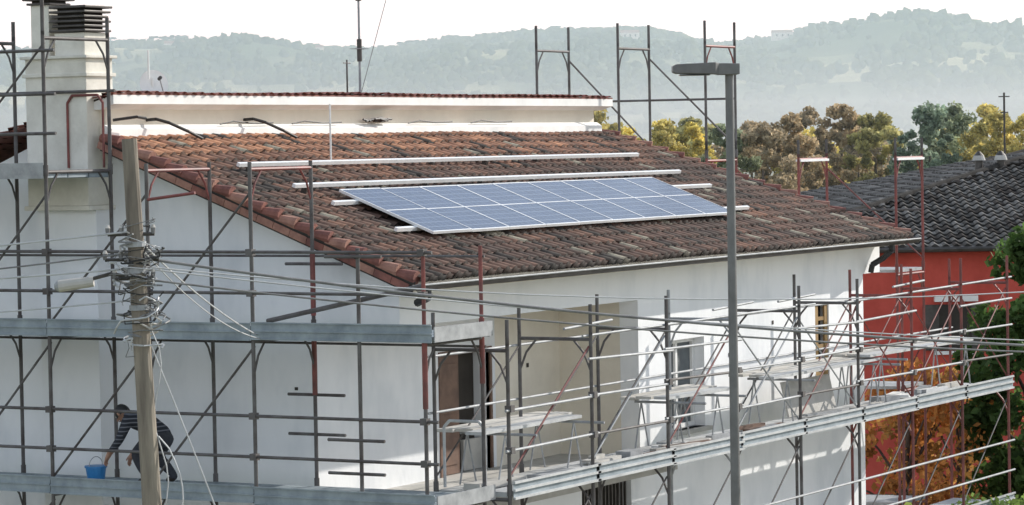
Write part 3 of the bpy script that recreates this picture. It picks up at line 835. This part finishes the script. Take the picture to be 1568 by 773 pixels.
base_v=np.array([(-1,g,0),(1,g,0),(-1,-g,0),(1,-g,0),(0,-1,g),(0,1,g),(0,-1,-g),(0,1,-g),(g,0,-1),(g,0,1),(-g,0,-1),(-g,0,1)],dtype=float); base_v/=np.linalg.norm(base_v[0])
base_f=np.array([(0,11,5),(0,5,1),(0,1,7),(0,7,10),(0,10,11),(1,5,9),(5,11,4),(11,10,2),(10,7,6),(7,1,8),(3,9,4),(3,4,2),(3,2,6),(3,6,8),(3,8,9),(4,9,5),(2,4,11),(6,2,10),(8,6,7),(9,8,1)])
Vs_=[];Fs_=[];Cs_=[];cnt=0
def blob(c,sx,sz,col):
    global cnt
    v=base_v*(.65+.7*rng.random((12,1))); v=v*np.array([sx,sx,sz])+np.array(c)
    Vs_.append(v);Fs_.append(base_f+cnt); cnt+=12
    Cs_.append(np.array(col)[None,:]*(.8+.4*rng.random((20,1))))
r=random.Random(11); made=0
while made<15000:
    a=r.uniform(1450,2600) if r.random()<.75 else r.uniform(2480,2640); bb=r.uniform(-560,560)*(a/2600)
    d=noise.noise(Vector((a*.006,bb*.012,5)))+.25*noise.noise(Vector((a*.03,bb*.04,2)))
    if d<-.06 and r.random()>.10 and a<2500: continue
    h=hfull(a,bb); 
    if h<10: continue
    f=r.random()
    col=np.array((.03,.055,.02))*(1-f)+np.array((.11,.13,.05))*f
    s=r.uniform(1.6,4.6); blob(site(a,bb,h+s*.5)[:],s,s*r.uniform(.8,1.2),col); made+=1
for (x0,x1,nn,hh) in((-300,-240,16,9),(-380,-330,6,8),(-120,-60,7,7),(238,285,18,9),(330,375,16,8),(395,430,6,8),(20,60,6,7),(120,160,5,7)):
    for k in range(nn):
        bb=r.uniform(x0,x1); a=2570+r.uniform(-20,20); h=hfull(a,bb); H=hh*r.uniform(.8,1.2)
        for q in range(4): blob(site(a,bb+r.uniform(-2.8,2.8),h+H+r.uniform(-.4,.6))[:],r.uniform(1.8,3.2),1.1,(.03,.045,.02))
        for q in range(3): blob(site(a,bb,h+H*q/3+1)[:],.4,2.2,(.08,.07,.05))
npmesh('distant_forest',np.concatenate(Vs_),np.concatenate(Fs_),np.concatenate(Cs_),M_hill)
# farmhouses on the far slope
M_farm=mat('farmhouse_wall',(.80,.76,.68),(.70,.66,.6),.5,.9); M_froof=mat('farmhouse_roof',(.35,.20,.14),(.25,.14,.1),.5,.9)
for (a,bb,wd) in((2440,352,9),(2450,366,6),(2300,210,8),(2350,-150,7),(2380,-262,8),(2200,90,7)):
    e=empty('farmhouse'); b=MB(); h=hfull(a,bb)-1
    P=[site(a,bb-wd,h),site(a,bb+wd,h),site(a+8,bb+wd,h),site(a+8,bb-wd,h)]
    b.prism(P,(0,0,6),M_farm)
    z=Vector((0,0,1)); T=[p+z*6.01 for p in P]
    r0=(T[0]+T[3])/2+z*2.2; r1=(T[1]+T[2])/2+z*2.2
    b.add([T[0],T[1],T[2],T[3],r0,r1],[(0,1,5,4),(2,3,4,5),(0,4,3),(1,2,5)],M_froof)
    for k in range(3): b.prism([site(a-.1,bb-wd*.6+k*wd*.55,h+3.2),site(a-.1,bb-wd*.6+k*wd*.55+1.1,h+3.2),site(a-.1,bb-wd*.6+k*wd*.55+1.1,h+4.8),site(a-.1,bb-wd*.6+k*wd*.55,h+4.8)],F*.05,M_dark)
    b.build('walls_and_roof',e)

def haze(name,a0,a1,hgt,dens,col,g_=.35):
    M=bpy.data.materials.new(name); M.use_nodes=True; nt=M.node_tree
    nt.nodes.remove(nt.nodes['Principled BSDF']); v=nt.nodes.new('ShaderNodeVolumeScatter')
    v.inputs['Color'].default_value=(*col,1); v.inputs['Density'].default_value=dens; v.inputs['Anisotropy'].default_value=g_
    nt.links.new(v.outputs[0],nt.nodes['Material Output'].inputs['Volume'])
    b=MB(); b.prism([site(a0,-2600,.3),site(a0,2600,.3),site(a1,2600,.3),site(a1,-2600,.3)],(0,0,hgt),M); b.build(name)
haze('background_haze',110,3000,125,.00046,(.73,.94,.98))
haze('background_mist',420,1500,27,.0008,(.85,.97,1.0))

# ================================================================ LIGHT
sd_=Vector((.85,-.40,.50)).normalized()
el=math.asin(sd_.z); az=math.atan2(sd_.x,sd_.y)
w=bpy.data.worlds.new('World'); S.world=w; w.use_nodes=True
nt=w.node_tree; bg=nt.nodes['Background']; sky=nt.nodes.new('ShaderNodeTexSky'); sky.sky_type='NISHITA'; sky.sun_disc=False
sky.sun_elevation=el; sky.sun_rotation=az; sky.air_density=1.0; sky.dust_density=1.0; sky.ozone_density=1.0
tc=nt.nodes.new('ShaderNodeTexCoord'); sx=nt.nodes.new('ShaderNodeSeparateXYZ'); nt.links.new(tc.outputs['Generated'],sx.inputs[0])
mr=nt.nodes.new('ShaderNodeMapRange'); mr.inputs[1].default_value=0; mr.inputs[2].default_value=.7; mr.inputs[3].default_value=.95; mr.inputs[4].default_value=.25
nt.links.new(sx.outputs['Z'],mr.inputs[0])
cr=nt.nodes.new('ShaderNodeValToRGB'); e=cr.color_ramp.elements
e[0].position=0; e[0].color=(13.5,13.0,12.6,1); e[1].position=.5; e[1].color=(6.6,7.5,8.4,1)
k=e.new(.14); k.color=(8.8,9.3,9.7,1)
nt.links.new(sx.outputs['Z'],cr.inputs[0])
mx=nt.nodes.new('ShaderNodeMix'); mx.data_type='RGBA'
nt.links.new(mr.outputs[0],mx.inputs['Factor']); nt.links.new(sky.outputs[0],mx.inputs['A']); nt.links.new(cr.outputs[0],mx.inputs['B'])
nt.links.new(mx.outputs['Result'],bg.inputs[0]); bg.inputs[1].default_value=.15
l=bpy.data.lights.new('sun','SUN'); l.energy=4.9; l.angle=math.radians(.5); l.color=(1,.95,.87)
o=bpy.data.objects.new('sun',l); COL.objects.link(o); o.rotation_euler=sd_.to_track_quat('Z','Y').to_euler(); o.location=(0,0,40)

# ================================================================ CAMERA
cam=bpy.data.cameras.new('camera'); cam.sensor_width=36; cam.lens=107.8; cam.clip_end=20000; cam.clip_start=.5
co=bpy.data.objects.new('camera',cam); COL.objects.link(co)
cp=-38*F+1.21*R+Vector((0,0,8.2)); t=math.radians(2.01)
look=(F*math.cos(t)-Vector((0,0,math.sin(t)))).normalized()
q=look.to_track_quat('-Z','Y').to_matrix().to_4x4()
co.matrix_world=Matrix.Translation(cp)@q@Matrix.Rotation(-.018,4,'Z')
S.camera=co
S.view_settings.view_transform='Standard'; S.view_settings.look='None'; S.view_settings.exposure=0
